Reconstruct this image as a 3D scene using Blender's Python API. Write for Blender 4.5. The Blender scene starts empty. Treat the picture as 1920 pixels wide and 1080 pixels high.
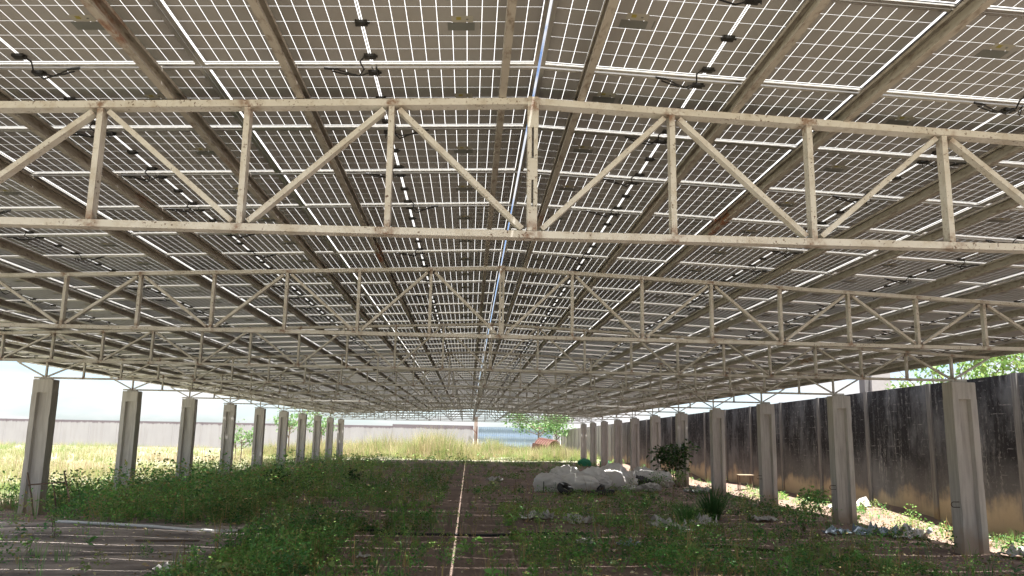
import bpy, math, random
import numpy as np
from mathutils import Vector, Matrix, noise

# ------------------------------------------------------------------ camera, sky, sun
sc = bpy.context.scene
COL = sc.collection
rng = np.random.default_rng(7)
random.seed(7)

F_PX, PITCH, YAW, ROLL = 1533.685, 0.1808, 0.0491, 0.0180
CAM = Vector((-0.4232, 0.0, 2.2439))
cp, sp, cy, sy = math.cos(PITCH), math.sin(PITCH), math.cos(YAW), math.sin(YAW)
fwd = Vector((sy * cp, cy * cp, sp)); rgt = Vector((cy, -sy, 0)); upv = rgt.cross(fwd)
cr, sr = math.cos(ROLL), math.sin(ROLL)
rgt, upv = rgt * cr + upv * sr, upv * cr - rgt * sr
cam_d = bpy.data.cameras.new("camera"); cam = bpy.data.objects.new("camera", cam_d); COL.objects.link(cam)
cam_d.sensor_width = 36.0; cam_d.lens = F_PX / 1920 * 36.0; cam_d.clip_start = 0.05; cam_d.clip_end = 4000
M = Matrix(((rgt.x, upv.x, -fwd.x), (rgt.y, upv.y, -fwd.y), (rgt.z, upv.z, -fwd.z))).to_4x4()
M.translation = CAM
cam.matrix_world = M
sc.camera = cam

def project(x, y, z):
    d = Vector((x, y, z)) - CAM
    w = d.dot(fwd)
    if w < 0.1: return None
    return 960 + F_PX * d.dot(rgt) / w, 540 - F_PX * d.dot(upv) / w

SUN_DIR = Vector((0.135, -0.11, 1.0)).normalized()
SUN_EL = math.asin(SUN_DIR.z); SUN_AZ = math.atan2(SUN_DIR.x, SUN_DIR.y)
sun_d = bpy.data.lights.new("sun", 'SUN'); sun_d.energy = 4.0; sun_d.angle = math.radians(0.53); sun_d.color = (1.0, 0.972, 0.93)
sun = bpy.data.objects.new("sun", sun_d); COL.objects.link(sun)
sun.rotation_euler = SUN_DIR.to_track_quat('Z', 'Y').to_euler()

world = bpy.data.worlds.new("World"); sc.world = world; world.use_nodes = True
nt = world.node_tree; nt.nodes.clear()
def WN(t, **k):
    n = nt.nodes.new(t)
    for a, v in k.items(): setattr(n, a, v)
    return n
w_out = WN('ShaderNodeOutputWorld'); w_bg = WN('ShaderNodeBackground')
w_sky = WN('ShaderNodeTexSky', sky_type='NISHITA', sun_disc=False)
w_sky.sun_elevation = SUN_EL; w_sky.sun_rotation = SUN_AZ; w_sky.altitude = 1000; w_sky.dust_density = 2.4; w_sky.air_density = 0.8; w_sky.ozone_density = 2.0
w_tc = WN('ShaderNodeTexCoord'); w_map = WN('ShaderNodeMapping'); w_map.inputs['Scale'].default_value = (1.6, 1.6, 6.5)
w_n = WN('ShaderNodeTexNoise'); w_n.inputs['Scale'].default_value = 3.4; w_n.inputs['Detail'].default_value = 7; w_n.inputs['Roughness'].default_value = 0.58
w_r = WN('ShaderNodeValToRGB'); w_r.color_ramp.elements[0].position = 0.41; w_r.color_ramp.elements[1].position = 0.57
w_mix = WN('ShaderNodeMix', data_type='RGBA'); w_mix.inputs['B'].default_value = (4.1, 4.05, 4.05, 1)
L = nt.links.new
L(w_tc.outputs['Generated'], w_map.inputs['Vector']); L(w_map.outputs['Vector'], w_n.inputs['Vector'])
L(w_n.outputs['Fac'], w_r.inputs['Fac']); L(w_r.outputs['Color'], w_mix.inputs['Factor'])
L(w_sky.outputs['Color'], w_mix.inputs['A']); L(w_mix.outputs['Result'], w_bg.inputs['Color'])
w_bg.inputs['Strength'].default_value = 0.05
L(w_bg.outputs['Background'], w_out.inputs['Surface'])

sc.view_settings.view_transform = 'Standard'; sc.view_settings.look = 'None'
sc.view_settings.gamma = 1.0; sc.view_settings.exposure = 2.45
try: sc.view_settings.use_curve_mapping = False
except Exception: pass
sc.render.engine = 'CYCLES'
sc.cycles.max_bounces = 7; sc.cycles.diffuse_bounces = 4; sc.cycles.glossy_bounces = 3
sc.cycles.transparent_max_bounces = 12; sc.cycles.transmission_bounces = 4
sc.cycles.sample_clamp_indirect = 4.0
sc.cycles.use_denoising = True
sc.cycles.caustics_reflective = False; sc.cycles.caustics_refractive = False

# ------------------------------------------------------------------ helpers
class MB:
    """collects boxes, beams, tubes; build() links them as one mesh object"""
    def __init__(s): s.v = []; s.f = []; s.m = []
    def add(s, vs, fs, mi=0):
        o = len(s.v); s.v += [tuple(v) for v in vs]; s.f += [tuple(o + i for i in f) for f in fs]; s.m += [mi] * len(fs)
    BF = [(0, 3, 2, 1), (4, 5, 6, 7), (0, 1, 5, 4), (1, 2, 6, 5), (2, 3, 7, 6), (3, 0, 4, 7)]
    def box(s, x0, x1, y0, y1, z0, z1, mi=0):
        s.add([(x0, y0, z0), (x1, y0, z0), (x1, y1, z0), (x0, y1, z0), (x0, y0, z1), (x1, y0, z1), (x1, y1, z1), (x0, y1, z1)], MB.BF, mi)
    def beam(s, a, b, w, h, side=(0, 1, 0), mi=0):
        """box from a to b; w measured along `side`, h across both"""
        a, b = Vector(a), Vector(b); d = (b - a).normalized(); sd = Vector(side); sd = (sd - d * sd.dot(d)).normalized(); t = d.cross(sd)
        vs = []
        for p in (a, b):
            for i, j in ((-1, -1), (1, -1), (1, 1), (-1, 1)): vs.append(p + sd * (w / 2 * i) + t * (h / 2 * j))
        s.add(vs, MB.BF, mi)
    def tube(s, pts, r, n=6, mi=0, cap=True):
        pts = [Vector(p) for p in pts]; rings = []
        rs = r if isinstance(r, (list, tuple)) else [r] * len(pts)
        for i, p in enumerate(pts):
            d = (pts[min(i + 1, len(pts) - 1)] - pts[max(i - 1, 0)]).normalized()
            a = d.orthogonal().normalized() if i == 0 else (pa - d * pa.dot(d)).normalized()
            pa = a; b = d.cross(a)
            rings.append([p + (a * math.cos(2 * math.pi * k / n) + b * math.sin(2 * math.pi * k / n)) * rs[i] for k in range(n)])
        vs = [v for rr in rings for v in rr]; fs = []
        for i in range(len(pts) - 1):
            for k in range(n): fs.append((i * n + k, i * n + (k + 1) % n, (i + 1) * n + (k + 1) % n, (i + 1) * n + k))
        if cap: fs += [tuple(range(n))[::-1], tuple((len(pts) - 1) * n + k for k in range(n))]
        s.add(vs, fs, mi)
    def mesh(s, name, mats, smooth=False):
        me = bpy.data.meshes.new(name); me.from_pydata(s.v, [], s.f)
        mats = mats if isinstance(mats, (list, tuple)) else [mats]
        for m in mats: me.materials.append(m)
        if any(s.m): me.polygons.foreach_set('material_index', s.m)
        if smooth: me.polygons.foreach_set('use_smooth', [True] * len(s.f))
        me.update(); return me
    def build(s, name, mats, parent=None, smooth=False): return link(name, s.mesh(name, mats, smooth), parent)

def link(name, me, parent=None):
    o = bpy.data.objects.new(name, me); COL.objects.link(o)
    if parent: o.parent = parent
    return o
def empty(name, loc=(0, 0, 0), rot=(0, 0, 0)):
    o = bpy.data.objects.new(name, None); COL.objects.link(o); o.location = loc; o.rotation_euler = rot
    o.empty_display_size = 0.2; return o
def tag(o, label=None, cat=None, group=None, kind=None):
    if label: o['label'] = label
    if cat: o['category'] = cat
    if group: o['group'] = group
    if kind or label: o['kind'] = kind or 'thing'
    return o
def np_mesh(name, V, Fq, mat, cols=None, smooth=False):
    """V (n,3); Fq (m,k) faces of k corners; cols (n,3) point colours"""
    me = bpy.data.meshes.new(name); V = np.asarray(V, np.float32); Fq = np.asarray(Fq, np.int32)
    m, k = Fq.shape
    me.vertices.add(len(V)); me.vertices.foreach_set('co', V.ravel())
    me.loops.add(m * k); me.loops.foreach_set('vertex_index', Fq.ravel())
    me.polygons.add(m); me.polygons.foreach_set('loop_start', np.arange(0, m * k, k, dtype=np.int32))
    if smooth: me.polygons.foreach_set('use_smooth', np.ones(m, bool))
    if cols is not None:
        at = me.attributes.new('col', 'FLOAT_COLOR', 'POINT')
        at.data.foreach_set('color', np.c_[cols, np.ones(len(cols))].astype(np.float32).ravel())
    me.materials.append(mat); me.update(calc_edges=True); me.validate(); return me

# ------------------------------------------------------------------ materials
def mat(name):
    m = bpy.data.materials.new(name); m.use_nodes = True
    t = m.node_tree; b = t.nodes['Principled BSDF']; return m, t, b
def node(t, typ, **k):
    n = t.nodes.new(typ)
    for a, v in k.items(): setattr(n, a, v)
    return n
def nz(t, scale, detail=4, rough=0.55, vec=None, coord='Object', stretch=None):
    n = node(t, 'ShaderNodeTexNoise'); n.inputs['Scale'].default_value = scale; n.inputs['Detail'].default_value = detail; n.inputs['Roughness'].default_value = rough
    if vec is None:
        c = node(t, 'ShaderNodeTexCoord') if coord != 'Pos' else node(t, 'ShaderNodeNewGeometry')
        vec = c.outputs['Position'] if coord == 'Pos' else c.outputs[coord]
    if stretch:
        mp = node(t, 'ShaderNodeMapping'); mp.inputs['Scale'].default_value = stretch; t.links.new(vec, mp.inputs['Vector']); vec = mp.outputs['Vector']
    t.links.new(vec, n.inputs['Vector']); return n.outputs['Fac']
def ramp(t, fac, stops):
    r = node(t, 'ShaderNodeValToRGB'); e = r.color_ramp.elements
    while len(e) < len(stops): e.new(0.5)
    for i, (p, c) in enumerate(stops):
        e[i].position = p; e[i].color = (c, c, c, 1) if isinstance(c, (int, float)) else (*c, 1)
    t.links.new(fac, r.inputs['Fac']); return r.outputs['Color']
def mix(t, fac, a, b, typ='MIX'):
    n = node(t, 'ShaderNodeMix', data_type='RGBA', blend_type=typ)
    for s, v in (('Factor', fac), ('A', a), ('B', b)):
        if isinstance(v, (int, float)): n.inputs[s].default_value = v
        elif isinstance(v, tuple): n.inputs[s].default_value = (*v, 1)
        else: t.links.new(v, n.inputs[s])
    return n.outputs['Result']
def math_(t, op, a, b=None, clamp=False):
    n = node(t, 'ShaderNodeMath', operation=op, use_clamp=clamp)
    for i, v in enumerate((a, b)):
        if v is None: continue
        if isinstance(v, (int, float)): n.inputs[i].default_value = v
        else: t.links.new(v, n.inputs[i])
    return n.outputs[0]
def pos(t):
    g = node(t, 'ShaderNodeNewGeometry'); s = node(t, 'ShaderNodeSeparateXYZ'); t.links.new(g.outputs['Position'], s.inputs[0]); return s.outputs
def smooth01(t, v, lo, hi):
    n = node(t, 'ShaderNodeMapRange', interpolation_type='SMOOTHSTEP'); n.inputs['From Min'].default_value = lo; n.inputs['From Max'].default_value = hi
    t.links.new(v, n.inputs['Value']); return n.outputs['Result']
def bump(t, b, h, strength, dist=0.02):
    n = node(t, 'ShaderNodeBump'); n.inputs['Strength'].default_value = strength; n.inputs['Distance'].default_value = dist
    t.links.new(h, n.inputs['Height']); t.links.new(n.outputs['Normal'], b.inputs['Normal'])
def setc(t, b, c, rough=0.7, metal=0.0, spec=0.5):
    if isinstance(c, tuple): b.inputs['Base Color'].default_value = (*c, 1)
    else: t.links.new(c, b.inputs['Base Color'])
    b.inputs['Roughness'].default_value = rough; b.inputs['Metallic'].default_value = metal; b.inputs['Specular IOR Level'].default_value = spec

MAT = {}
def m_paint():
    m, t, b = mat('cream_paint')
    big = nz(t, 3.0, 3, coord='Pos'); fine = nz(t, 45, 4, 0.65, coord='Pos'); mid = nz(t, 9, 4, 0.6, coord='Pos')
    c = mix(t, ramp(t, big, [(0.3, 0.0), (0.75, 1.0)]), (0.67, 0.66, 0.63), (0.55, 0.53, 0.485))
    c = mix(t, ramp(t, mid, [(0.50, 0.0), (0.72, 0.6)]), c, (0.40, 0.34, 0.26))
    chips = math_(t, 'MULTIPLY', ramp(t, fine, [(0.60, 0.0), (0.65, 1.0)]), ramp(t, big, [(0.36, 0.0), (0.54, 1.0)]))
    c = mix(t, chips, c, (0.12, 0.07, 0.045))
    oc = node(t, 'ShaderNodeSeparateXYZ'); t.links.new(node(t, 'ShaderNodeTexCoord').outputs['Object'], oc.inputs[0])
    fx = math_(t, 'ABSOLUTE', math_(t, 'SUBTRACT', math_(t, 'FRACT', math_(t, 'ADD', math_(t, 'DIVIDE', oc.outputs[0], 1.02), 20.5)), 0.5))
    nodex = math_(t, 'SUBTRACT', 1.0, smooth01(t, fx, 0.02, 0.11))
    zb_ = math_(t, 'ABSOLUTE', math_(t, 'SUBTRACT', oc.outputs[2], 3.67)); zt_ = math_(t, 'ABSOLUTE', math_(t, 'SUBTRACT', math_(t, 'ADD', oc.outputs[2], math_(t, 'MULTIPLY', math_(t, 'ABSOLUTE', oc.outputs[0]), 0.0432)), 4.63))
    joint = math_(t, 'MULTIPLY', nodex, math_(t, 'SUBTRACT', 1.0, smooth01(t, math_(t, 'MINIMUM', zb_, zt_), 0.02, 0.12)))
    joint = math_(t, 'MULTIPLY', joint, ramp(t, nz(t, 16, 4, 0.65, coord='Pos'), [(0.42, 0.0), (0.62, 0.9)]))
    c = mix(t, joint, c, (0.20, 0.105, 0.06))
    setc(t, b, c, 0.55); bump(t, b, fine, 0.15, 0.004); return m
def m_purlin():
    m, t, b = mat('weathered_galvanised_steel')
    big = nz(t, 1.1, 4, 0.6, coord='Pos', stretch=(1, 0.5, 1)); fine = nz(t, 22, 4, 0.65, coord='Pos', stretch=(1, 0.35, 1))
    c = mix(t, big, (0.50, 0.465, 0.405), (0.36, 0.335, 0.295))
    c = mix(t, ramp(t, fine, [(0.5, 0.0), (0.68, 0.8)]), c, (0.17, 0.125, 0.09))
    rust = math_(t, 'MULTIPLY', ramp(t, nz(t, 0.5, 3, coord='Pos'), [(0.64, 0.0), (0.72, 1.0)]), ramp(t, fine, [(0.4, 0.0), (0.55, 1.0)]))
    c = mix(t, rust, c, (0.25, 0.08, 0.025))
    setc(t, b, c, 0.5, 0.15); return m
def m_alu():
    m, t, b = mat('anodised_aluminium')
    c = mix(t, nz(t, 3, 3, coord='Pos'), (0.78, 0.76, 0.73), (0.66, 0.64, 0.60)); setc(t, b, c, 0.34, 0.95); return m
def m_cell():
    m, t, b = mat('cell_back')
    o = node(t, 'ShaderNodeObjectInfo')
    c = mix(t, nz(t, 0.45, 3, coord='Pos'), (0.28, 0.278, 0.272), (0.35, 0.347, 0.335))
    c = mix(t, math_(t, 'MULTIPLY', o.outputs['Random'], 0.2), c, (0.27, 0.265, 0.27))
    c = mix(t, ramp(t, nz(t, 4, 5, 0.65, coord='Pos'), [(0.5, 0.0), (0.8, 0.4)]), c, (0.28, 0.24, 0.19))
    setc(t, b, c, 0.5, 0.0, 0.3); return m
def m_glass():
    m, t, b = mat('dusty_clear_glass'); t.nodes.remove(b)
    out = t.nodes['Material Output']
    tr = node(t, 'ShaderNodeBsdfTransparent'); tr.inputs[0].default_value = (0.80, 0.81, 0.80, 1)
    tl = node(t, 'ShaderNodeBsdfTranslucent'); tl.inputs[0].default_value = (0.35, 0.347, 0.34, 1)
    gl = node(t, 'ShaderNodeBsdfGlossy'); gl.inputs['Roughness'].default_value = 0.08
    m1 = node(t, 'ShaderNodeMixShader'); m1.inputs[0].default_value = 0.90
    t.links.new(tr.outputs[0], m1.inputs[1]); t.links.new(tl.outputs[0], m1.inputs[2])
    m2 = node(t, 'ShaderNodeMixShader'); m2.inputs[0].default_value = 0.05
    t.links.new(m1.outputs[0], m2.inputs[1]); t.links.new(gl.outputs[0], m2.inputs[2]); t.links.new(m2.outputs[0], out.inputs['Surface'])
    return m
def m_plain(name, c, rough=0.6, metal=0.0, var=0.15, scale=6):
    m, t, b = mat(name); d = tuple(x * (1 - var) for x in c); e = tuple(min(1, x * (1 + var)) for x in c)
    setc(t, b, mix(t, nz(t, scale, 4, coord='Pos'), d, e), rough, metal); return m
def m_concrete(name, light, dark, stain, splash):
    m, t, b = mat(name); P = pos(t)
    big = nz(t, 1.2, 4, coord='Pos'); fine = nz(t, 30, 4, 0.7, coord='Pos'); streak = nz(t, 5, 4, 0.6, coord='Pos', stretch=(2.5, 2.5, 0.22))
    oi = node(t, 'ShaderNodeObjectInfo'); c = mix(t, big, light, dark); c = mix(t, math_(t, 'MULTIPLY', oi.outputs['Random'], 0.35), c, stain)
    c = mix(t, ramp(t, streak, [(0.42, 0.0), (0.72, 0.8)]), c, stain)
    c = mix(t, ramp(t, fine, [(0.58, 0.0), (0.72, 0.6)]), c, stain)
    zz = math_(t, 'ADD', P[2], math_(t, 'MULTIPLY', nz(t, 2.2, 4, coord='Pos'), 1.1))
    c = mix(t, math_(t, 'MULTIPLY', math_(t, 'SUBTRACT', 1.0, smooth01(t, zz, 0.55, 1.15)), 0.75), c, splash)
    setc(t, b, c, 0.85, 0, 0.3); bump(t, b, fine, 0.3, 0.006); return m
def m_moldwall():
    m, t, b = mat('mould_stained_render'); P = pos(t)
    st = nz(t, 3.0, 5, 0.65, coord='Pos', stretch=(2.0, 2.0, 0.12)); big = nz(t, 0.55, 4, coord='Pos'); fine = nz(t, 14, 5, 0.7, coord='Pos', stretch=(1, 1, 0.6))
    far_pale = mix(t, big, (0.46, 0.43, 0.40), (0.36, 0.33, 0.31))
    black = mix(t, st, (0.016, 0.016, 0.020), (0.070, 0.066, 0.068))
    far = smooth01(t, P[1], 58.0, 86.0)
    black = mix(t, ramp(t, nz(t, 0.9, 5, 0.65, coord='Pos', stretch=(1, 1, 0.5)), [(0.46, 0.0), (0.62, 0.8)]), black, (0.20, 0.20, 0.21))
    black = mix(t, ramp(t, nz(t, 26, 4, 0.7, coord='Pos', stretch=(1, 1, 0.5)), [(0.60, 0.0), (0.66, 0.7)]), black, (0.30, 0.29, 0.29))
    c = mix(t, math_(t, 'MULTIPLY', far, 0.85), black, far_pale)  # wall colour blends from black to a paler grey further along Y
    # pale streaks and scratches in the mould
    pale = math_(t, 'MULTIPLY', ramp(t, st, [(0.54, 0.0), (0.68, 1.0)]), ramp(t, fine, [(0.46, 0.0), (0.58, 1.0)]))
    c = mix(t, math_(t, 'MULTIPLY', pale, 0.75), c, (0.42, 0.40, 0.38))
    course = node(t, 'ShaderNodeMath', operation='FRACT'); t.links.new(math_(t, 'MULTIPLY', P[2], 4.6), course.inputs[0])
    line = math_(t, 'MULTIPLY', math_(t, 'LESS_THAN', course.outputs[0], 0.13), ramp(t, nz(t, 3.2, 5, 0.7, coord='Pos', stretch=(1, 1, 3)), [(0.55, 0.0), (0.66, 0.6)]))
    c = mix(t, line, c, (0.40, 0.38, 0.37))
    # greyer mid zone, ochre soil splash at the foot with a ragged edge
    n2 = nz(t, 0.8, 5, 0.6, coord='Pos'); zz = math_(t, 'ADD', P[2], math_(t, 'MULTIPLY', math_(t, 'SUBTRACT', n2, 0.5), 1.9))
    zz = math_(t, 'ADD', zz, math_(t, 'MULTIPLY', math_(t, 'SUBTRACT', st, 0.5), 0.5))
    c = mix(t, math_(t, 'MULTIPLY', math_(t, 'SUBTRACT', 1.0, smooth01(t, zz, 1.0, 2.3)), 0.6), c, (0.215, 0.207, 0.205))
    c = mix(t, math_(t, 'SUBTRACT', 1.0, smooth01(t, zz, 0.45, 1.0)), c, mix(t, big, (0.56, 0.46, 0.33), (0.42, 0.33, 0.225)))
    setc(t, b, c, 0.95, 0, 0.08); bump(t, b, fine, 0.5, 0.02); return m
def m_farwall():
    m, t, b = mat('pale_grey_render'); P = pos(t)
    big = nz(t, 0.35, 4, coord='Pos'); st = nz(t, 1.3, 5, 0.65, coord='Pos', stretch=(1.6, 1.6, 0.15))
    c = mix(t, big, (0.42, 0.41, 0.43), (0.33, 0.32, 0.34)); c = mix(t, ramp(t, st, [(0.5, 0.0), (0.75, 0.5)]), c, (0.28, 0.26, 0.26))
    zz = math_(t, 'ADD', P[2], math_(t, 'MULTIPLY', st, 0.7))
    c = mix(t, math_(t, 'MULTIPLY', smooth01(t, zz, 3.55, 3.75), 0.8), c, (0.13, 0.10, 0.12))
    setc(t, b, c, 0.9, 0, 0.2); return m
def m_ground():
    m, t, b = mat('soil'); P = pos(t)
    big = nz(t, 0.35, 5, 0.6, coord='Pos'); mid = nz(t, 2.2, 5, 0.65, coord='Pos'); fine = nz(t, 26, 5, 0.7, coord='Pos')
    soil = mix(t, mid, (0.25, 0.18, 0.148), (0.35, 0.265, 0.222)); soil = mix(t, ramp(t, fine, [(0.5, 0.0), (0.72, 0.6)]), soil, (0.12, 0.088, 0.074))
    soil = mix(t, ramp(t, big, [(0.45, 0.0), (0.65, 0.55)]), soil, (0.16, 0.12, 0.10))
    # grey worn floor at the front left
    edge = math_(t, 'ADD', P[0], math_(t, 'MULTIPLY', big, 2.0)); fl = math_(t, 'SUBTRACT', 1.0, smooth01(t, edge, -4.6, -3.6))
    fl = math_(t, 'MULTIPLY', fl, math_(t, 'SUBTRACT', 1.0, smooth01(t, P[1], 20.8, 22.0)))
    floor = mix(t, ramp(t, nz(t, 0.9, 5, 0.62, coord='Pos', stretch=(0.45, 1.3, 1)), [(0.36, 0.0), (0.62, 1.0)]), (0.16, 0.145, 0.137), (0.52, 0.45, 0.405))
    floor = mix(t, ramp(t, fine, [(0.52, 0.0), (0.75, 0.5)]), floor, (0.08, 0.06, 0.05))
    c = mix(t, math_(t, 'MULTIPLY', fl, 0.9), soil, floor)
    # dry straw-covered earth of the open field, sandy foot of the right wall
    ax = math_(t, 'ADD', P[0], 1.2); ax = math_(t, 'ABSOLUTE', ax)
    out = math_(t, 'MAXIMUM', smooth01(t, ax, 12.6, 14.2), smooth01(t, P[1], 77.0, 80.0))
    out = math_(t, 'MAXIMUM', out, math_(t, 'SUBTRACT', 1.0, smooth01(t, P[1], -1.0, 1.5)))
    field = mix(t, big, (0.32, 0.285, 0.215), (0.25, 0.25, 0.165)); c = mix(t, out, c, field)
    sand = math_(t, 'MULTIPLY', smooth01(t, P[0], 10.4, 11.4), math_(t, 'SUBTRACT', 1.0, smooth01(t, P[1], 70.0, 80.0)))
    c = mix(t, sand, c, mix(t, mid, (0.235, 0.165, 0.13), (0.17, 0.12, 0.095)))
    setc(t, b, c, 0.95, 0, 0.15)
    h = math_(t, 'ADD', mid, math_(t, 'MULTIPLY', fine, 0.6)); bump(t, b, h, 0.6, 0.05); return m
def m_leaf(name, translucent=0.35, rough=0.55, tint=(1, 1, 1)):
    m, t, b = mat(name); a = node(t, 'ShaderNodeAttribute', attribute_name='col')
    c = mix(t, 1.0, a.outputs['Color'], tint, 'MULTIPLY')
    t.links.new(c, b.inputs['Base Color']); b.inputs['Roughness'].default_value = rough; b.inputs['Specular IOR Level'].default_value = 0.3
    tl = node(t, 'ShaderNodeBsdfTranslucent'); t.links.new(c, tl.inputs[0])
    mx = node(t, 'ShaderNodeMixShader'); mx.inputs[0].default_value = translucent
    t.links.new(b.outputs[0], mx.inputs[1]); t.links.new(tl.outputs[0], mx.inputs[2]); t.links.new(mx.outputs[0], t.nodes['Material Output'].inputs['Surface']); return m
def m_sack():
    m, t, b = mat('white_woven_plastic')
    c = mix(t, nz(t, 2.5, 5, 0.6, coord='Pos'), (0.92, 0.91, 0.89), (0.84, 0.82, 0.78)); c = mix(t, ramp(t, nz(t, 4, 4, 0.6, coord='Pos'), [(0.60, 0.0), (0.8, 0.4)]), c, (0.42, 0.36, 0.30))
    oi = node(t, 'ShaderNodeObjectInfo'); c = mix(t, math_(t, 'MULTIPLY', oi.outputs['Random'], 0.35), c, (0.66, 0.61, 0.53))
    setc(t, b, c, 0.38)
    v = node(t, 'ShaderNodeTexCoord').outputs['Object']; w1 = node(t, 'ShaderNodeTexVoronoi', feature='DISTANCE_TO_EDGE'); w1.inputs['Scale'].default_value = 1.7
    dn = node(t, 'ShaderNodeTexNoise'); dn.inputs['Scale'].default_value = 2.0; t.links.new(v, dn.inputs['Vector'])
    t.links.new(mix(t, 0.45, v, dn.outputs['Color']), w1.inputs['Vector'])
    h = math_(t, 'ADD', math_(t, 'MULTIPLY', w1.outputs['Distance'], 1.6), math_(t, 'MULTIPLY', nz(t, 9, 5, 0.6), 0.35)); bump(t, b, h, 0.16, 0.05); return m
PAINT = m_paint(); PURLIN = m_purlin(); ALU = m_alu(); CELL = m_cell(); GLASS = m_glass()
BLACK = m_plain('black_plastic', (0.018, 0.017, 0.016), 0.45); CABLE = m_plain('black_cable', (0.012, 0.012, 0.012), 0.5)
RIBBON = m_plain('tinned_ribbon', (0.33, 0.31, 0.28), 0.5, 0.3)
STICK_D = m_plain('printed_label_dark', (0.15, 0.16, 0.15), 0.5); STICK_L = m_plain('printed_label_pale', (0.36, 0.35, 0.30), 0.5)
STICK_Y = m_plain('printed_warning_mark', (0.30, 0.26, 0.05), 0.5); BOLT = m_plain('zinc_bolt', (0.7, 0.7, 0.68), 0.35, 0.6)
CONC = m_concrete('precast_concrete', (0.64, 0.62, 0.59), (0.55, 0.53, 0.50), (0.34, 0.315, 0.295), (0.42, 0.32, 0.235))
POSTC = m_concrete('wall_post_concrete', (0.38, 0.36, 0.34), (0.24, 0.225, 0.21), (0.09, 0.085, 0.085), (0.44, 0.30, 0.15))
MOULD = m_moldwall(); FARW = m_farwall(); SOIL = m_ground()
TREEL = m_leaf('tree_leaf', 0.35, 0.5, (0.95, 0.95, 1.0)); LEAF = m_leaf('weed_leaf', 0.30, 0.42, (2.15, 2.2, 1.7)); GRASS = m_leaf('dry_grass_blade', 0.45, 0.7); BARK = m_plain('bark', (0.17, 0.13, 0.095), 0.9, scale=12)
STEEL = m_plain('rusty_reinforcing_bar', (0.055, 0.032, 0.024), 0.7); WOOD = m_plain('grey_brown_timber', (0.16, 0.115, 0.085), 0.85, scale=14, var=0.35)
SACK = m_sack(); RUBBER = m_plain('old_rubber', (0.035, 0.036, 0.038), 0.7); PIPEW = m_plain('white_pvc', (0.68, 0.68, 0.66), 0.4); HOSE = m_plain('black_polythene', (0.016, 0.016, 0.018), 0.4)
GATEB = m_plain('blue_painted_sheet', (0.26, 0.34, 0.45), 0.55, scale=1.5); RUST = m_plain('rusted_red_steel', (0.13, 0.055, 0.042), 0.75, var=0.4)
TARP = m_plain('pale_plastic_litter', (0.56, 0.54, 0.50), 0.45, var=0.3); TARPB = m_plain('bluish_plastic_litter', (0.36, 0.43, 0.50), 0.4, var=0.25); GREENP = m_plain('green_netting', (0.04, 0.30, 0.17), 0.6)

# ------------------------------------------------------------------ setting: ground
S, YT1 = 5.9743, 5.6348
def TY(i): return YT1 + S * (i - 1)
AL, HR = 0.0432, 4.795
def roof(x): return HR - abs(x) * math.tan(AL)
def gz(x, y):
    h = 0.10 * noise.noise(Vector((x * 0.22, y * 0.22, 0.3))) + 0.035 * noise.noise(Vector((x * 0.9, y * 0.9, 4.1)))
    if x > 11.0: h += 0.55 * min(1.0, (x - 11.0) / 2.2) * (0.35 + 0.5 * noise.noise(Vector((y * 0.21, 9.2, 0))))
    return h
def build_ground():
    xs = np.unique(np.r_[np.arange(-16, 14.01, 0.25), np.arange(-110, -16, 3.0), np.arange(14, 120, 4.0), -600, -300, 300, 600])
    ys = np.unique(np.r_[np.arange(8, 40, 0.25), np.arange(40, 80, 0.6), np.arange(80, 140, 3.0), np.arange(-60, 8, 2.5), -400, -150, 200, 350, 900])
    nx, ny = len(xs), len(ys); V = np.zeros((nx * ny, 3))
    for j, y in enumerate(ys):
        for i, x in enumerate(xs): V[j * nx + i] = (x, y, gz(x, y) if -120 < x < 20 and -20 < y < 140 else 0)
    idx = (np.arange(ny - 1)[:, None] * nx + np.arange(nx - 1)[None]).ravel()
    return link('ground', np_mesh('ground', V, np.c_[idx, idx + 1, idx + nx + 1, idx + nx], SOIL, smooth=True))
tag(build_ground(), kind='structure')

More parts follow.
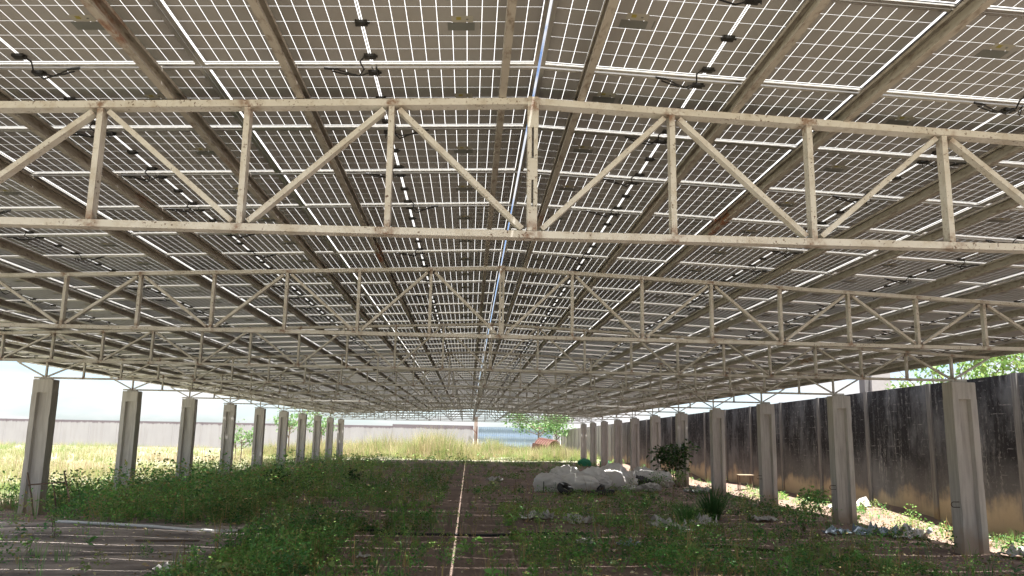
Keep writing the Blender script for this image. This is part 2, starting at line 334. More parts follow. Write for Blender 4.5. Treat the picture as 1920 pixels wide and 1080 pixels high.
# ------------------------------------------------------------------ trusses
NODE = 1.02; NL, NR = -12, 10; XEL, XER = -13.05, 11.07; ZB = 3.655
def zt(x): return roof(x) - 0.145           # centre of the top chord
def truss_meshes():
    out = []
    for s, xe in ((-1, XEL), (1, XER)):
        b = MB(); b.beam((0.036 * s, 0, zt(0.0)), (xe, 0, zt(xe)), 0.10, 0.05); out.append(('top_chord', b))
    b = MB(); b.box(NL * NODE - 0.3, NR * NODE + 0.3, -0.05, 0.05, ZB - 0.025, ZB + 0.025); out.append(('bottom_chord', b))
    b = MB()
    for s in (-1, 1): b.box(0.022 * s - 0.014, 0.022 * s + 0.014, -0.045, 0.045, ZB + 0.026, zt(0) + 0.03)
    b.box(-0.04, 0.04, -0.056, -0.047, zt(0) - 0.20, zt(0) + 0.032)
    b.box(-0.034, 0.034, -0.054, -0.046, ZB + 0.40, ZB + 0.56); b.box(-0.034, 0.034, -0.054, -0.046, ZB + 0.0275, ZB + 0.2)
    out.append(('king_post', b))
    for n in range(NL, NR + 1):
        if n == 0: continue
        x = n * NODE; b = MB(); b.box(x - 0.02, x + 0.02, -0.042, 0.042, ZB + 0.026, zt(x) - 0.026); out.append(('vertical', b))
    for n in range(NL, NR):
        xa, xb = n * NODE, (n + 1) * NODE
        sa = (0.055 if n != 0 else 0.07); sb = (0.055 if n + 1 != 0 else 0.07)
        if n % 2 == 0: p, q = (xa + sa, 0, ZB + 0.045), (xb - sb, 0, zt(xb - sb) - 0.045)
        else: p, q = (xa + sa, 0, zt(xa + sa) - 0.045), (xb - sb, 0, ZB + 0.045)
        b = MB(); b.beam(p, q, 0.07, 0.036); out.append(('diagonal', b))
    b = MB(); b.beam((NL * NODE - 0.06, 0, ZB + 0.04), (XEL + 0.04, 0, zt(XEL) - 0.03), 0.07, 0.036); out.append(('end_strut', b))
    b = MB(); b.beam((NR * NODE + 0.06, 0, ZB + 0.04), (XER - 0.04, 0, zt(XER) - 0.03), 0.07, 0.036); out.append(('end_strut', b))
    return [(n, b.mesh(n, PAINT)) for n, b in out]
TRUSS = truss_meshes()
ORD = ['nearest', 'second', 'third', 'fourth', 'fifth', 'sixth', 'seventh', 'eighth', 'ninth', 'tenth', 'eleventh', 'twelfth', 'thirteenth']
for i in range(1, 14):
    t = empty('roof_truss', (0, TY(i), 0))
    if i == 1: t.rotation_euler = (0, -0.004, 0)
    end = {1: 'nearest cream painted steel roof truss with chipped paint, spanning the top of the picture', 13: 'farthest of the steel roof trusses, at the far end of the panel roof'}
    tag(t, end.get(i, f'{ORD[i-1]} cream painted steel roof truss counted from the camera'), 'roof truss', 'steel trusses carrying the solar roof')
    for n, me in TRUSS: link(n, me, t)

# ------------------------------------------------------------------ purlins
PX = [0.33, 1.46, 2.30, 3.80, 4.68, 6.10, 6.98, 8.40, 9.28, 10.65, 11.2]
PLX = [-0.24, -1.69, -2.60, -3.84, -4.62, -6.18, -6.98, -8.50, -9.30, -10.80, -11.65, -13.0]
Y_END = 5.334 + 63 * 1.155 + 0.05; Y_BEG = 5.334 - 3 * 1.155
def purlin(x, k, side):
    b = MB(); z1 = roof(x) - 0.004; z0 = z1 - 0.112; s = -1 if x < 0 else 1; w = 0.025
    # C section: web on the outer side, open towards the ridge, with lips
    b.box(x - w, x + w, Y_BEG, Y_END, z0, z0 + 0.005); b.box(x - w, x + w, Y_BEG, Y_END, z1 - 0.005, z1)
    xo = x + s * w; xi = x - s * w
    b.box(min(xo, xo - s * 0.005), max(xo, xo - s * 0.005), Y_BEG, Y_END, z0 + 0.0051, z1 - 0.0051)
    for za, zb in ((z0 + 0.0051, z0 + 0.022), (z1 - 0.022, z1 - 0.0051)): b.box(min(xi, xi + s * 0.005), max(xi, xi + s * 0.005), Y_BEG, Y_END, za, zb)
    o = b.build('roof_purlin', PURLIN)
    o.location.y = 0
    tag(o, f'{ORD[k]} brown galvanised purlin {side} of the ridge, running lengthwise under the panels' if k else f'brown galvanised purlin closest to the ridge on its {side} side', 'purlin', 'lengthwise purlins under the solar panels')
for k, x in enumerate(PX): purlin(x, k, 'right')
for k, x in enumerate(PLX): purlin(x, k, 'left')

# ------------------------------------------------------------------ solar panels
PW, PH, PIT_X, PIT_Y, Y0R = 2.295, 1.140, 2.30, 1.155, 5.334
FL, FH, TK = 0.030, 0.035, 0.0025
GAP = 0.0038; MX, MY, CG = 0.028, 0.023, 0.017
def cell_rects():
    px = (PW - 2 * MX - CG) / 24; py = (PH - 2 * MY) / 6; r = []
    for half in (0, 1):
        x0 = -PW / 2 + MX if half == 0 else CG / 2
        for i in range(12):
            for j in range(6):
                xa = x0 + i * px; ya = -PH / 2 + MY + j * py
                r.append((xa + GAP / 2, xa + px - GAP / 2, ya + GAP / 2, ya + py - GAP / 2))
    return r
RECTS = cell_rects(); CW = RECTS[0][1] - RECTS[0][0]; CH = RECTS[0][3] - RECTS[0][2]; CZ0, CZ1 = 0.0275, 0.0285
def frame_mb():
    b = MB(); X, Y = PW / 2, PH / 2
    for s in (-1, 1):
        a = sorted((s * X, s * (X - TK))); b.box(a[0], a[1], -Y, Y, 0.0, FH)
        a = sorted((s * (X - TK), s * (X - FL))); b.box(a[0], a[1], -Y + FL, Y - FL, 0.0, 0.0022)
        a = sorted((s * Y, s * (Y - TK))); b.box(-X + TK, X - TK, a[0], a[1], 0.0, FH)
        a = sorted((s * (Y - TK), s * (Y - FL))); b.box(-X + TK, X - TK, a[0], a[1], 0.0, 0.0022)
        a = sorted((s * X, s * (X - 0.010))); b.box(a[0], a[1], -Y, Y, FH, FH + 0.0015)
        a = sorted((s * Y, s * (Y - 0.010))); b.box(-X + 0.010, X - 0.010, a[0], a[1], FH, FH + 0.0015)
    return b
ME_FRAME = frame_mb().mesh('frame', ALU)
b = MB(); b.add([(-PW/2 + TK, -PH/2 + TK, 0.031), (PW/2 - TK, -PH/2 + TK, 0.031), (PW/2 - TK, PH/2 - TK, 0.031), (-PW/2 + TK, PH/2 - TK, 0.031)], [(0, 1, 2, 3)]); ME_GLASS = b.mesh('glass_pane', GLASS)
b = MB(); b.box(-CW / 2, CW / 2, -CH / 2, CH / 2, CZ0, CZ1); ME_CELL = b.mesh('cell', CELL)
b = MB()
for r in RECTS: b.box(r[0], r[1], r[2], r[3], CZ0, CZ1)
ME_CELLS = b.mesh('cells', CELL)
b = MB(); b.box(-0.0035, 0.0035, -PH / 2 + 0.034, PH / 2 - 0.034, CZ0, CZ1); ME_RIB = b.mesh('centre_ribbon', RIBBON)
b = MB(); b.box(-0.038, 0.038, -0.027, 0.027, 0.008, 0.027); b.box(-0.030, 0.030, -0.020, 0.020, 0.004, 0.0079); b.box(0.0385, 0.052, -0.012, 0.002, 0.010, 0.020); ME_JB = b.mesh('junction_box', BLACK)
JY = (-0.455, 0.0, 0.455)
def cable_mesh(seed):
    r = random.Random(seed); b = MB(); s = r.choice((-1, 1)); d = r.uniform(0.02, 0.09)
    y0 = JY[2]
    b.tube([(0.04 * s, y0, 0.012), (0.07 * s, y0 + 0.02, -0.01), (0.05 * s, y0 + 0.09, -d * 0.6), (0.09 * s, y0 + 0.15, -d), (0.16 * s, y0 + 0.17, -d * 0.5), (0.26 * s, y0 + 0.15, 0.0), (0.33 * s, y0 + 0.13, -0.004)], 0.006, 5)
    b.tube([(0.25 * s, y0 + 0.150, 0.0), (0.33 * s, y0 + 0.13, -0.004)], 0.010, 6)
    b.tube([(0.04 * s, JY[0] + 1.155, 0.012), (0.10 * s, JY[0] + 1.15, -0.012), (0.2 * s, y0 + 0.20, -0.015), (0.28 * s, y0 + 0.17, -0.008)], 0.006, 5)
    if r.random() < 0.6:
        b.tube([(-0.03 * s, y0 + 0.14 + 0.05 * math.sin(a), -d * 0.5 - 0.03 * math.cos(a)) if k else (0.0, y0 + 0.10, -0.01) for k, a in enumerate(np.linspace(0, 5.4, 9))], 0.0035, 5)
    return b.mesh('cable', CABLE)
ME_CABLES = [cable_mesh(k) for k in range(7)]
def label_mesh(s):
    b = MB(); x, y = s * 0.62, 0.06 * s
    b.box(x - 0.085, x + 0.085, y - 0.05, y + 0.05, 0.0262, 0.0268, 0)
    b.box(x - 0.06, x + 0.075, y - 0.135, y - 0.058, 0.0262, 0.0268, 1)
    b.box(x - 0.03, x + 0.0, y - 0.12, y - 0.085, 0.0255, 0.0261, 2)
    b.box(x + 0.03, x + 0.045, y - 0.10, y - 0.085, 0.0255, 0.0261, 0)
    b.box(x + 0.12, x + 0.128, y - 0.06, y + 0.03, 0.0262, 0.0268, 0)
    return b.mesh('rating_label', [STICK_D, STICK_L, STICK_Y])
ME_LABELS = {s: label_mesh(s) for s in (-1, 1)}

ROWS = range(-3, 63); COLS = [c for c in range(-6, 5)]
def panel_centre(c, r):
    k = c + 0.5; u = k * PIT_X + (0.007 if k > 0 else -0.007)
    x = u * math.cos(AL); return x, Y0R + (r + 0.5) * PIT_Y, HR - abs(u) * math.sin(AL)
def shown_area(c, r):
    x, y, z = panel_centre(c, r); pts = []
    for i in (-1, -.5, 0, .5, 1):
        for j in (-1, 0, 1):
            p = project(x + i * PW / 2, y + j * PH / 2, z - i * PW / 2 * math.tan(AL) * (1 if c >= 0 else -1))
            if p is None: continue
            pts.append(p)
    if len(pts) < 15: return 0
    ins = sum(0 <= p[0] <= 1920 and 0 <= p[1] <= 1080 for p in pts)
    if not ins: return 0
    xs = [p[0] for p in pts]; ys = [p[1] for p in pts]
    return (max(xs) - min(xs)) * (max(ys) - min(ys)) * ins / 15
grid = [(shown_area(c, r), c, r) for r in ROWS for c in COLS]
best = sorted([g for g in grid if g[0] > 0], reverse=True)[:300]
near_set = {(c, r) for _, c, r in best}
jit = {(c, r): (random.uniform(-.001, .001), random.uniform(-.006, .006), random.uniform(-.0015, .0015)) for _, c, r in grid}
rowj = {r: random.uniform(-.0075, .0075) for r in ROWS}
def jy(c, r): return jit[(c, r)][1] * 0.4 + rowj[r]
def row_phrase(r):
    n = r
    if n == 0: return 'row crossing the nearest truss'
    if n == -1: return 'row just before the nearest truss'
    if n < -1: return f'{ORD[-n-1]} row before the nearest truss'
    names = ORD + ['fourteenth', 'fifteenth', 'sixteenth', 'seventeenth', 'eighteenth', 'nineteenth', 'twentieth'] + [f'{"twenty thirty forty fifty".split()[(q-21)//10]}-{["first","second","third","fourth","fifth","sixth","seventh","eighth","ninth","tenth"][(q-21)%10]}' for q in range(21, 61)]
    return f'{"first" if n == 1 else names[n-1]} row behind the nearest truss'
def col_phrase(c):
    n = c if c >= 0 else -c - 1; side = 'right' if c >= 0 else 'left'
    return f'{["first", "second", "third", "fourth", "fifth", "sixth"][n]} solar panel {side} of the ridge'
n_cell = 0
for _, c, r in best:
    x, y, z = panel_centre(c, r); dx, dy, dz = jit[(c, r)]; dy = jy(c, r)
    p = empty('solar_panel', (x + dx, y + dy, z), (random.uniform(-.0012, .0012), (AL if c >= 0 else -AL) + random.uniform(-.0008, .0008), random.uniform(-.0008, .0008)))
    tag(p, f'{col_phrase(c)}, {row_phrase(r)}', 'solar panel', 'grey backed glass solar panels forming the roof')
    link('frame', ME_FRAME, p); link('glass_pane', ME_GLASS, p); link('centre_ribbon', ME_RIB, p)
    if y < 8.6:
        for q in RECTS:
            o = bpy.data.objects.new('cell', ME_CELL); COL.objects.link(o); o.parent = p
            o.location = ((q[0] + q[1]) / 2, (q[2] + q[3]) / 2, 0); n_cell += 1
    else: tag(link('cells', ME_CELLS, p), kind='stuff')
    for q in JY:
        jb_ = link('junction_box', ME_JB, p); jb_.location = (0, q, 0)
    if y < 26: link('cable', random.choice(ME_CABLES), jb_).location = (0, -JY[2], 0)
    if y < 20: link('rating_label', ME_LABELS[1 if c < 0 else -1], p)

def far_panels():
    base = []   # local boxes / quads with material index
    fb = frame_mb(); V0 = np.array(fb.v); F0 = np.array(fb.f)
    rc = np.array(RECTS); nq = len(rc)
    QV = np.zeros((nq * 4, 3)); QV[0::4] = np.c_[rc[:, 0], rc[:, 2], np.full(nq, CZ0)]; QV[1::4] = np.c_[rc[:, 0], rc[:, 3], np.full(nq, CZ0)]
    QV[2::4] = np.c_[rc[:, 1], rc[:, 3], np.full(nq, CZ0)]; QV[3::4] = np.c_[rc[:, 1], rc[:, 2], np.full(nq, CZ0)]
    QF = np.arange(nq * 4).reshape(-1, 4)
    G = np.array([(-PW/2 + TK, -PH/2 + TK, 0.031), (PW/2 - TK, -PH/2 + TK, 0.031), (PW/2 - TK, PH/2 - TK, 0.031), (-PW/2 + TK, PH/2 - TK, 0.031)])
    jb = MB()
    for q in JY: jb.box(-0.038, 0.038, q - 0.027, q + 0.027, 0.006, 0.027)
    JV, JF = np.array(jb.v), np.array(jb.f)
    rb = MB(); rb.box(-0.0035, 0.0035, -PH / 2 + 0.034, PH / 2 - 0.034, CZ0, CZ1); RV, RF = np.array(rb.v), np.array(rb.f)
    LV = np.r_[V0, QV, G, JV, RV]; o1 = len(V0); o2 = o1 + len(QV); o3 = o2 + 4; o4 = o3 + len(JV)
    LF = np.r_[F0, QF + o1, np.array([[0, 1, 2, 3]]) + o2, JF + o3, RF + o4]
    LM = np.r_[np.zeros(len(F0)), np.ones(len(QF)), [2], np.full(len(JF), 3), np.full(len(RF), 4)]
    VS, FS, MS, n = [], [], [], 0
    for _, c, r in grid:
        if (c, r) in near_set: continue
        x, y, z = panel_centre(c, r); a = AL if c >= 0 else -AL; dx, dy, dz = jit[(c, r)]; dy = jy(c, r)
        R = np.array([[math.cos(a), 0, math.sin(a)], [0, 1, 0], [-math.sin(a), 0, math.cos(a)]])
        VS.append(LV @ R.T + np.array([x + dx, y + dy, z])); FS.append(LF + n); MS.append(LM); n += len(LV)
    me = np_mesh('solar_panel_field', np.concatenate(VS), np.concatenate(FS), ALU)
    for m in (CELL, GLASS, BLACK, RIBBON): me.materials.append(m)
    me.polygons.foreach_set('material_index', np.concatenate(MS).astype(np.int32)); me.update()
    return link('solar_panel_field', me)
tag(far_panels(), 'dense far rows of solar panels closing the roof towards its end', 'solar panels', kind='stuff')

# ------------------------------------------------------------------ columns
def column_mesh(seed):
    r = random.Random(seed); b = MB(); w, d, h = 0.27, 0.19, 3.605; zc = 3.24; zlo = -0.35
    rw, rd, ch = 0.10, 0.10, 0.035
    prof = [(-w, -d), (-rw - ch, -d), (-rw, -d + rd), (rw, -d + rd), (rw + ch, -d), (w, -d), (w, d), (rw + ch, d), (rw, d - rd), (-rw, d - rd), (-rw - ch, d), (-w, d)]
    prof = [(x * 1.0, y) for x, y in prof]; n = len(prof); zs = [zlo] + list(np.linspace(0.05, 3.15, 16)) + [zc]
    vs = []
    for z in zs:
        for x, y in prof: vs.append((x + r.uniform(-.002, .002) - (0.012 * math.copysign(1, x) if abs(x) > .2 and r.random() < 0.06 else 0), y + r.uniform(-.002, .002), z))
    fs = [tuple(range(n))[::-1]]
    for k in range(len(zs) - 1):
        for i in range(n): fs.append((k * n + i, k * n + (i + 1) % n, (k + 1) * n + (i + 1) % n, (k + 1) * n + i))
    b.add(vs, fs)
    e = 0.012; q = [(-w + e, -d), (w - e, -d), (w, -d + e), (w, d - e), (w - e, d), (-w + e, d), (-w, d - e), (-w, -d + e)]
    zz = [(zc, 1.0), (h - 0.015, 1.0), (h, 0.97)]; vs = []
    for z, s in zz:
        for x, y in q: vs.append((x * s + r.uniform(-.003, .003), y * s, z + (r.uniform(-.008, .004) if z > zc else 0.0002)))
    fs = [tuple(range(8))[::-1], tuple(16 + i for i in range(8))]
    for k in range(2):
        for i in range(8): fs.append((k * 8 + i, k * 8 + (i + 1) % 8, (k + 1) * 8 + (i + 1) % 8, (k + 1) * 8 + i))
    b.add(vs, fs); return b.mesh('shaft', CONC)
COLM = [column_mesh(k) for k in range(7)]
b = MB(); b.box(-0.16, 0.16, -0.075, 0.075, 3.606, 3.6285); ME_PLATE = b.mesh('bearing_plate', PURLIN)
def hook_mesh():
    b = MB(); pts = [(-0.24, -0.12, 0.0)] + [(-0.40 - 0.05 * math.sin(a), -0.12, 0.055 - 0.055 * math.cos(a)) for a in np.linspace(0, math.pi, 7)] + [(-0.24, -0.12, 0.11)]
    b.tube(pts, 0.009, 6); return b.mesh('steel_hook', STEEL)
ME_HOOK = hook_mesh()
LX, RX = -12.21, 10.34
def column(x, i, label, group, hook=None):
    o = empty('concrete_column', (x, TY(i), 0), (random.uniform(-.004, .004), random.uniform(-.003, .003), random.uniform(-.02, .02))); tag(o, label, 'column', group); link('shaft', COLM[(i * 3 + (x > 0)) % 7], o); link('bearing_plate', ME_PLATE, o)
    if hook: link('steel_hook', ME_HOOK, o).location = (0, 0, hook)
for i in range(4, 14):
    lab = {4: 'nearest grooved concrete column of the left row, broken wooden trestle at its foot', 13: 'farthest grooved concrete column of the left row'}.get(i, f'{ORD[i-4]} grooved concrete column of the left row counted from the camera')
    column(LX, i, lab, 'grooved concrete columns of the left row')
for i in range(3, 14):
    lab = {3: 'nearest grooved concrete column of the right row, at the right edge of picture', 13: 'farthest grooved concrete column of the right row'}.get(i, f'{ORD[i-3]} grooved concrete column of the right row counted from the camera')
    column(RX, i, lab, 'grooved concrete columns of the right row', {3: 0.95, 4: 0.95, 5: 0.95, 7: 0.9, 8: 0.95, 9: 0.95}.get(i))

# ------------------------------------------------------------------ walls, gate
def wall_top(y): return 4.02 - 0.0062 * (y - 19.6) if y < 110 else 3.46
rw = empty('boundary_wall', (13.0, 19.6, 0)); tag(rw, 'tall black mould stained concrete wall beyond the right row of columns', 'wall')
def rpart(name, b, m): o = b.build(name, m, rw); o.matrix_parent_inverse = rw.matrix_world.inverted() if False else Matrix.Translation((-13.0, -19.6, 0)); return o
ysp = [19.6 + 3.86 * k for k in range(-4, 27)]
for k in range(len(ysp) - 1):
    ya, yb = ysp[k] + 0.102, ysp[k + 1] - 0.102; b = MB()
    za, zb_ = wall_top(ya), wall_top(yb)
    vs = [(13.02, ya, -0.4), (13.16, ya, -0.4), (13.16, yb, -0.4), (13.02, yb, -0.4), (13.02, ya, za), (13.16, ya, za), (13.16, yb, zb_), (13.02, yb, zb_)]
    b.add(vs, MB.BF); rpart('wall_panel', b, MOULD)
for y in ysp:
    b = MB(); b.box(12.965, 13.19, y - 0.10, y + 0.10, -0.4, wall_top(y) + 0.015); rpart('wall_post', b, POSTC)
FY = 121.0
fw = empty('boundary_wall', (-30.0, FY, 0)); tag(fw, 'long pale grey wall across the far side of the sunlit field', 'wall')
def fpart(name, b, m): o = b.build(name, m, fw); o.matrix_parent_inverse = Matrix.Translation((30.0, -FY, 0)); return o
xs_ = [0.35 - 3.9 * k for k in range(0, 25)]
for k in range(len(xs_) - 1):
    b = MB(); top = 3.85 if xs_[k] > -9 else 3.62
    b.box(xs_[k + 1] + 0.10, xs_[k] - 0.10, FY, FY + 0.15, -0.5, top); fpart('wall_panel', b, FARW)
    b = MB(); b.box(xs_[k + 1] - 0.0995, xs_[k + 1] + 0.0995, FY - 0.04, FY + 0.19, -0.5, top + 0.01); fpart('wall_post', b, FARW)
b = MB(); b.box(12.0, 12.95, FY, FY + 0.15, -0.5, 3.7); fpart('wall_panel', b, FARW)
gt = empty('metal_gate', (6.2, FY, 0)); tag(gt, 'wide blue sheet metal gate in the far wall', 'gate')
def gpart(name, b, m): o = b.build(name, m, gt); o.matrix_parent_inverse = Matrix.Translation((-6.2, -FY, 0)); return o
for k in range(8):
    x0 = 1.0 + k * 1.36; b = MB(); n = 10
    pts = [(x0 + 1.35 * i / n, FY + (0.03 if i % 2 else 0.0)) for i in range(n + 1)]
    vs = [(x, y, 0.15) for x, y in pts] + [(x, y, 3.68) for x, y in pts] + [(x, y + 0.01, 0.15) for x, y in pts] + [(x, y + 0.01, 3.68) for x, y in pts]; m_ = n + 1
    fs = [(i, i + 1, m_ + i + 1, m_ + i) for i in range(n)] + [(2 * m_ + i + 1, 2 * m_ + i, 3 * m_ + i, 3 * m_ + i + 1) for i in range(n)]
    b.add(vs, fs); gpart('gate_sheet', b, GATEB)
for z in (0.9, 2.35, 3.62): b = MB(); b.box(1.0, 11.9, FY - 0.07, FY - 0.02, z, z + 0.08); gpart('gate_rail', b, m_plain('gate_rail_paint', (0.14, 0.22, 0.34)) if z == 0.9 else GATEB)
gp = empty('gate_pillar', (0.62, FY, 0)); tag(gp, 'tall brown gate pillar with a braced post beside the blue gate', 'pillar')
b = MB(); b.box(-0.25, 0.25, -0.1, 0.3, -0.3, 4.95); b.box(-0.3, 0.3, -0.15, 0.35, 4.95, 5.1); b.build('pillar_shaft', m_plain('brown_plaster', (0.36, 0.28, 0.25), 0.9), gp)
b = MB(); b.box(0.12, 0.26, -0.24, -0.12, 0, 3.75); b.build('post', RUST, gp)
b = MB(); b.beam((0.15, -0.18, 2.7), (-0.8, -0.18, 3.7), 0.08, 0.08); b.build('brace', RUST, gp)

# ------------------------------------------------------------------ vegetation builders (numpy)
def leaf_cloud(C, D, size, width=0.5, droop=0.0):
    """C (n,3) leaf bases, D (n,3) directions, size (n,) -> diamond leaves folded along the rib, as tris pairs"""
    n = len(C); D = D / np.linalg.norm(D, axis=1, keepdims=True)
    up = rng.normal(size=(n, 3)); Sd = np.cross(D, up); Sd /= np.linalg.norm(Sd, axis=1, keepdims=True)
    N = np.cross(Sd, D); s = size[:, None]
    a = C; m = C + D * s * 0.5; t = C + D * s - np.array([0, 0, 1.0]) * s * droop
    l = m + Sd * s * width * 0.5 + N * s * 0.08; r = m - Sd * s * width * 0.5 + N * s * 0.08
    V = np.empty((n * 4, 3)); V[0::4], V[1::4], V[2::4], V[3::4] = a, r, t, l
    F = np.arange(n * 4).reshape(-1, 4); return V, F
def pick(pal, n, j=0.18):
    p = np.array(pal)[rng.integers(0, len(pal), n)]; return np.clip(p * (1 + rng.uniform(-j, j, (n, 1))) * (1 + rng.uniform(-0.06, 0.06, (n, 3))), 0, 1)
def blades(P, h, n_per, spread, lean, wid, pal):
    """grass tufts at P (k,3): curved two-segment blades"""
    k = len(P); n = k * n_per; B = np.repeat(P, n_per, 0); H = np.repeat(h, n_per) * rng.uniform(0.5, 1.15, n)
    az = rng.uniform(0, 2 * np.pi, n); d = np.c_[np.cos(az), np.sin(az), np.zeros(n)]
    B = B + d * (rng.uniform(0, 1, (n, 1)) * np.repeat(spread, n_per)[:, None]) * np.array([1, 1, 0])
    ln = (H * lean * rng.uniform(0.2, 1.3, n))[:, None]
    sd = np.c_[-np.sin(az + rng.uniform(-1, 1, n)), np.cos(az), np.zeros(n)]; sd /= np.linalg.norm(sd, axis=1, keepdims=True); w = (wid * rng.uniform(0.6, 1.3, n))[:, None]
    up = np.array([0, 0, 1.0]); H1 = H[:, None]
    m = B + d * ln * 0.35 + up * H1 * 0.6; t = B + d * ln + up * H1
    V = np.empty((n * 5, 3)); V[0::5] = B - sd * w / 2; V[1::5] = B + sd * w / 2; V[2::5] = m + sd * w * 0.35; V[3::5] = m - sd * w * 0.35; V[4::5] = t
    i = np.arange(n)[:, None] * 5; F = np.concatenate([i + np.array([[0, 1, 2]]), i + np.array([[0, 2, 3]]), i + np.array([[3, 2, 4]])])
    col = np.repeat(pick(pal, k), n_per, 0) * (1 + rng.uniform(-.15, .15, (n, 1))); return V, F, np.repeat(col, 5, 0)
def vnoise(X, Y, s, o): return np.array([noise.noise(Vector((x * s, y * s, o))) for x, y in zip(X, Y)])
GZ = lambda X, Y: np.array([gz(x, y) for x, y in zip(X, Y)])
GREEN = [(0.060, 0.150, 0.048), (0.090, 0.190, 0.060), (0.048, 0.125, 0.050), (0.11, 0.20, 0.065), (0.14, 0.17, 0.075)]
DRYG = [(0.20, 0.15, 0.08), (0.24, 0.18, 0.10)]

def weed_density(X, Y):
    d = np.full(len(X), 0.0)
    left = X < -1.2
    d = np.where(left, np.where(X < -6, 0.78, 0.46), 0.20)
    d = np.where((X > -4.9) & (X < -1.2) & (Y < 21), np.where(X < -3.0, 0.80, 0.16), d)
    d = np.where((X < -4.9) & (Y < 20.9), 0.012, d)
    pw_l = np.where(Y < 28, -1.15, -1.25); pw_r = np.where(Y < 28, 0.55, np.where(Y < 40, 0.1, -0.35))
    d = np.where((X > pw_l) & (X < pw_r), 0.05, d)
    d = np.where((X >= pw_r) & (X < 9.2) & (Y < 20), 0.17, d)
    d = np.where((X > 7.8) & (Y < 24), 0.07, d)
    d = np.where(X > 11.2, 0.22, d); d = np.where((X < -10.3) & (Y < 24.3), 0.03, d)
    d = np.where((Y > 66), 0.8, d)
    n = vnoise(X, Y, 0.42, 3.3) * 0.7 + vnoise(X, Y, 1.15, 8.1) * 0.5
    return np.clip(d * (1 + 2.8 * n) + 0.12 * n * (d > 0.1), 0, 1)
def scatter(n, x0, x1, y0, y1, near_bias=True):
    X = rng.uniform(x0, x1, n); u = rng.uniform(0, 1, n)
    Y = 1 / (1 / y0 + u * (1 / y1 - 1 / y0)) if near_bias else rng.uniform(y0, y1, n)
    return X, Y
def in_view(X, Y, m=1.5): return (X < 0.74 * Y + m) & (X > -0.60 * Y - m)
def build_weeds():
    X, Y = scatter(26000, -14.2, 12.4, 12.0, 80); k = in_view(X, Y); X, Y = X[k], Y[k]
    k = rng.uniform(0, 1, len(X)) < weed_density(X, Y); X, Y = X[k], Y[k]; Z = GZ(X, Y); n = len(X)
    tall = np.where((X < -6) & (Y > 21) & (Y < 60), 0.52, 0.25) + np.where(Y > 66, 0.12, 0)
    tall = tall * np.where((X > 0.5), 0.85, 1.0) * np.where((X > -3.0) & (X < 0.6) & (Y < 28), 0.55, 1.0)
    h = tall * rng.uniform(0.4, 1.6, n) * np.exp(1.1 * vnoise(X, Y, 0.6, 1.7))
    per = 30; N = n * per; a = rng.uniform(0, 2 * np.pi, N); hh = np.repeat(h, per); f = rng.uniform(0.08, 1, N)
    rad = hh * (0.55 - 0.32 * f) * rng.uniform(0.1, 1.15, N)
    C = np.c_[np.repeat(X, per) + np.cos(a) * rad, np.repeat(Y, per) + np.sin(a) * rad, np.repeat(Z, per) + f * hh]
    D = np.c_[np.cos(a) + rng.normal(0, .5, N), np.sin(a) + rng.normal(0, .5, N), rng.uniform(-0.35, 0.9, N)]
    sz = (0.034 + 0.045 * hh) * rng.uniform(0.55, 1.45, N) * (1 + 0.006 * np.repeat(Y, per))
    V, F = leaf_cloud(C, D, sz, 0.55)
    cn = vnoise(X, Y, 0.33, 12.5)[:, None]; pc = pick(GREEN, n, 0.25); pc = np.where(cn > 0, pc + np.clip(cn, 0, 1) * np.array([[0.10, 0.09, 0.02]]), pc * (1 + 0.7 * np.clip(cn, -.6, 0))); col = np.repeat(pc, per, 0); dry = rng.uniform(0, 1, N) < 0.09; col[dry] = pick(DRYG, dry.sum()); col = np.repeat(col, 4, 0)
    tag(link('weeds', np_mesh('weeds', V, F, LEAF, col)), 'low green weeds covering the shaded floor under the roof', 'weeds', kind='stuff')
    # fallen leaves and crumbs on the bare soil
    X, Y = scatter(15000, -13.5, 12.6, 12.5, 60); k = in_view(X, Y); X, Y = X[k], Y[k]; kk = (rng.uniform(0, 1, len(X)) < 0.22 + 0.6 * (X > 1.0)); X, Y = X[kk], Y[kk]; n = len(X)
    D = np.c_[rng.normal(0, 1, n), rng.normal(0, 1, n), rng.normal(0, .25, n)]
    V, F = leaf_cloud(np.c_[X, Y, GZ(X, Y) + 0.012], D, rng.uniform(0.03, 0.11, n), 0.6)
    pal = pick([(0.22, 0.16, 0.10), (0.30, 0.24, 0.17), (0.14, 0.10, 0.07), (0.42, 0.38, 0.32)], n, 0.2)
    tag(link('leaf_litter', np_mesh('leaf_litter', V, F, LEAF, np.repeat(pal, 4, 0))), 'fallen dry leaves and crumbs scattered over the shaded soil', 'leaf litter', kind='stuff')
    # low broad-leafed rosettes of a second species
    X, Y = scatter(1500, -13.5, 11.5, 13, 60); k = in_view(X, Y); X, Y = X[k], Y[k]; k = rng.uniform(0, 1, len(X)) < 0.04 + 0.5 * weed_density(X, Y); X, Y = X[k], Y[k]; n = len(X); per = 11; N = n * per
    a = rng.uniform(0, 2 * np.pi, N); C = np.c_[np.repeat(X, per), np.repeat(Y, per), np.repeat(GZ(X, Y), per) + rng.uniform(.02, .22, N)]
    V, F = leaf_cloud(C, np.c_[np.cos(a), np.sin(a), rng.uniform(.1, .9, N)], np.repeat(rng.uniform(.09, .21, n), per) * rng.uniform(.7, 1.2, N), 0.42, 0.3)
    tag(link('broadleaf_weeds', np_mesh('broadleaf_weeds', V, F, LEAF, np.repeat(np.repeat(pick(GREEN + [(0.05, 0.10, 0.05), (0.13, 0.19, 0.08)], n, .3), per, 0), 4, 0))), 'low broad leafed weeds scattered over the shaded soil', 'weeds', kind='stuff')
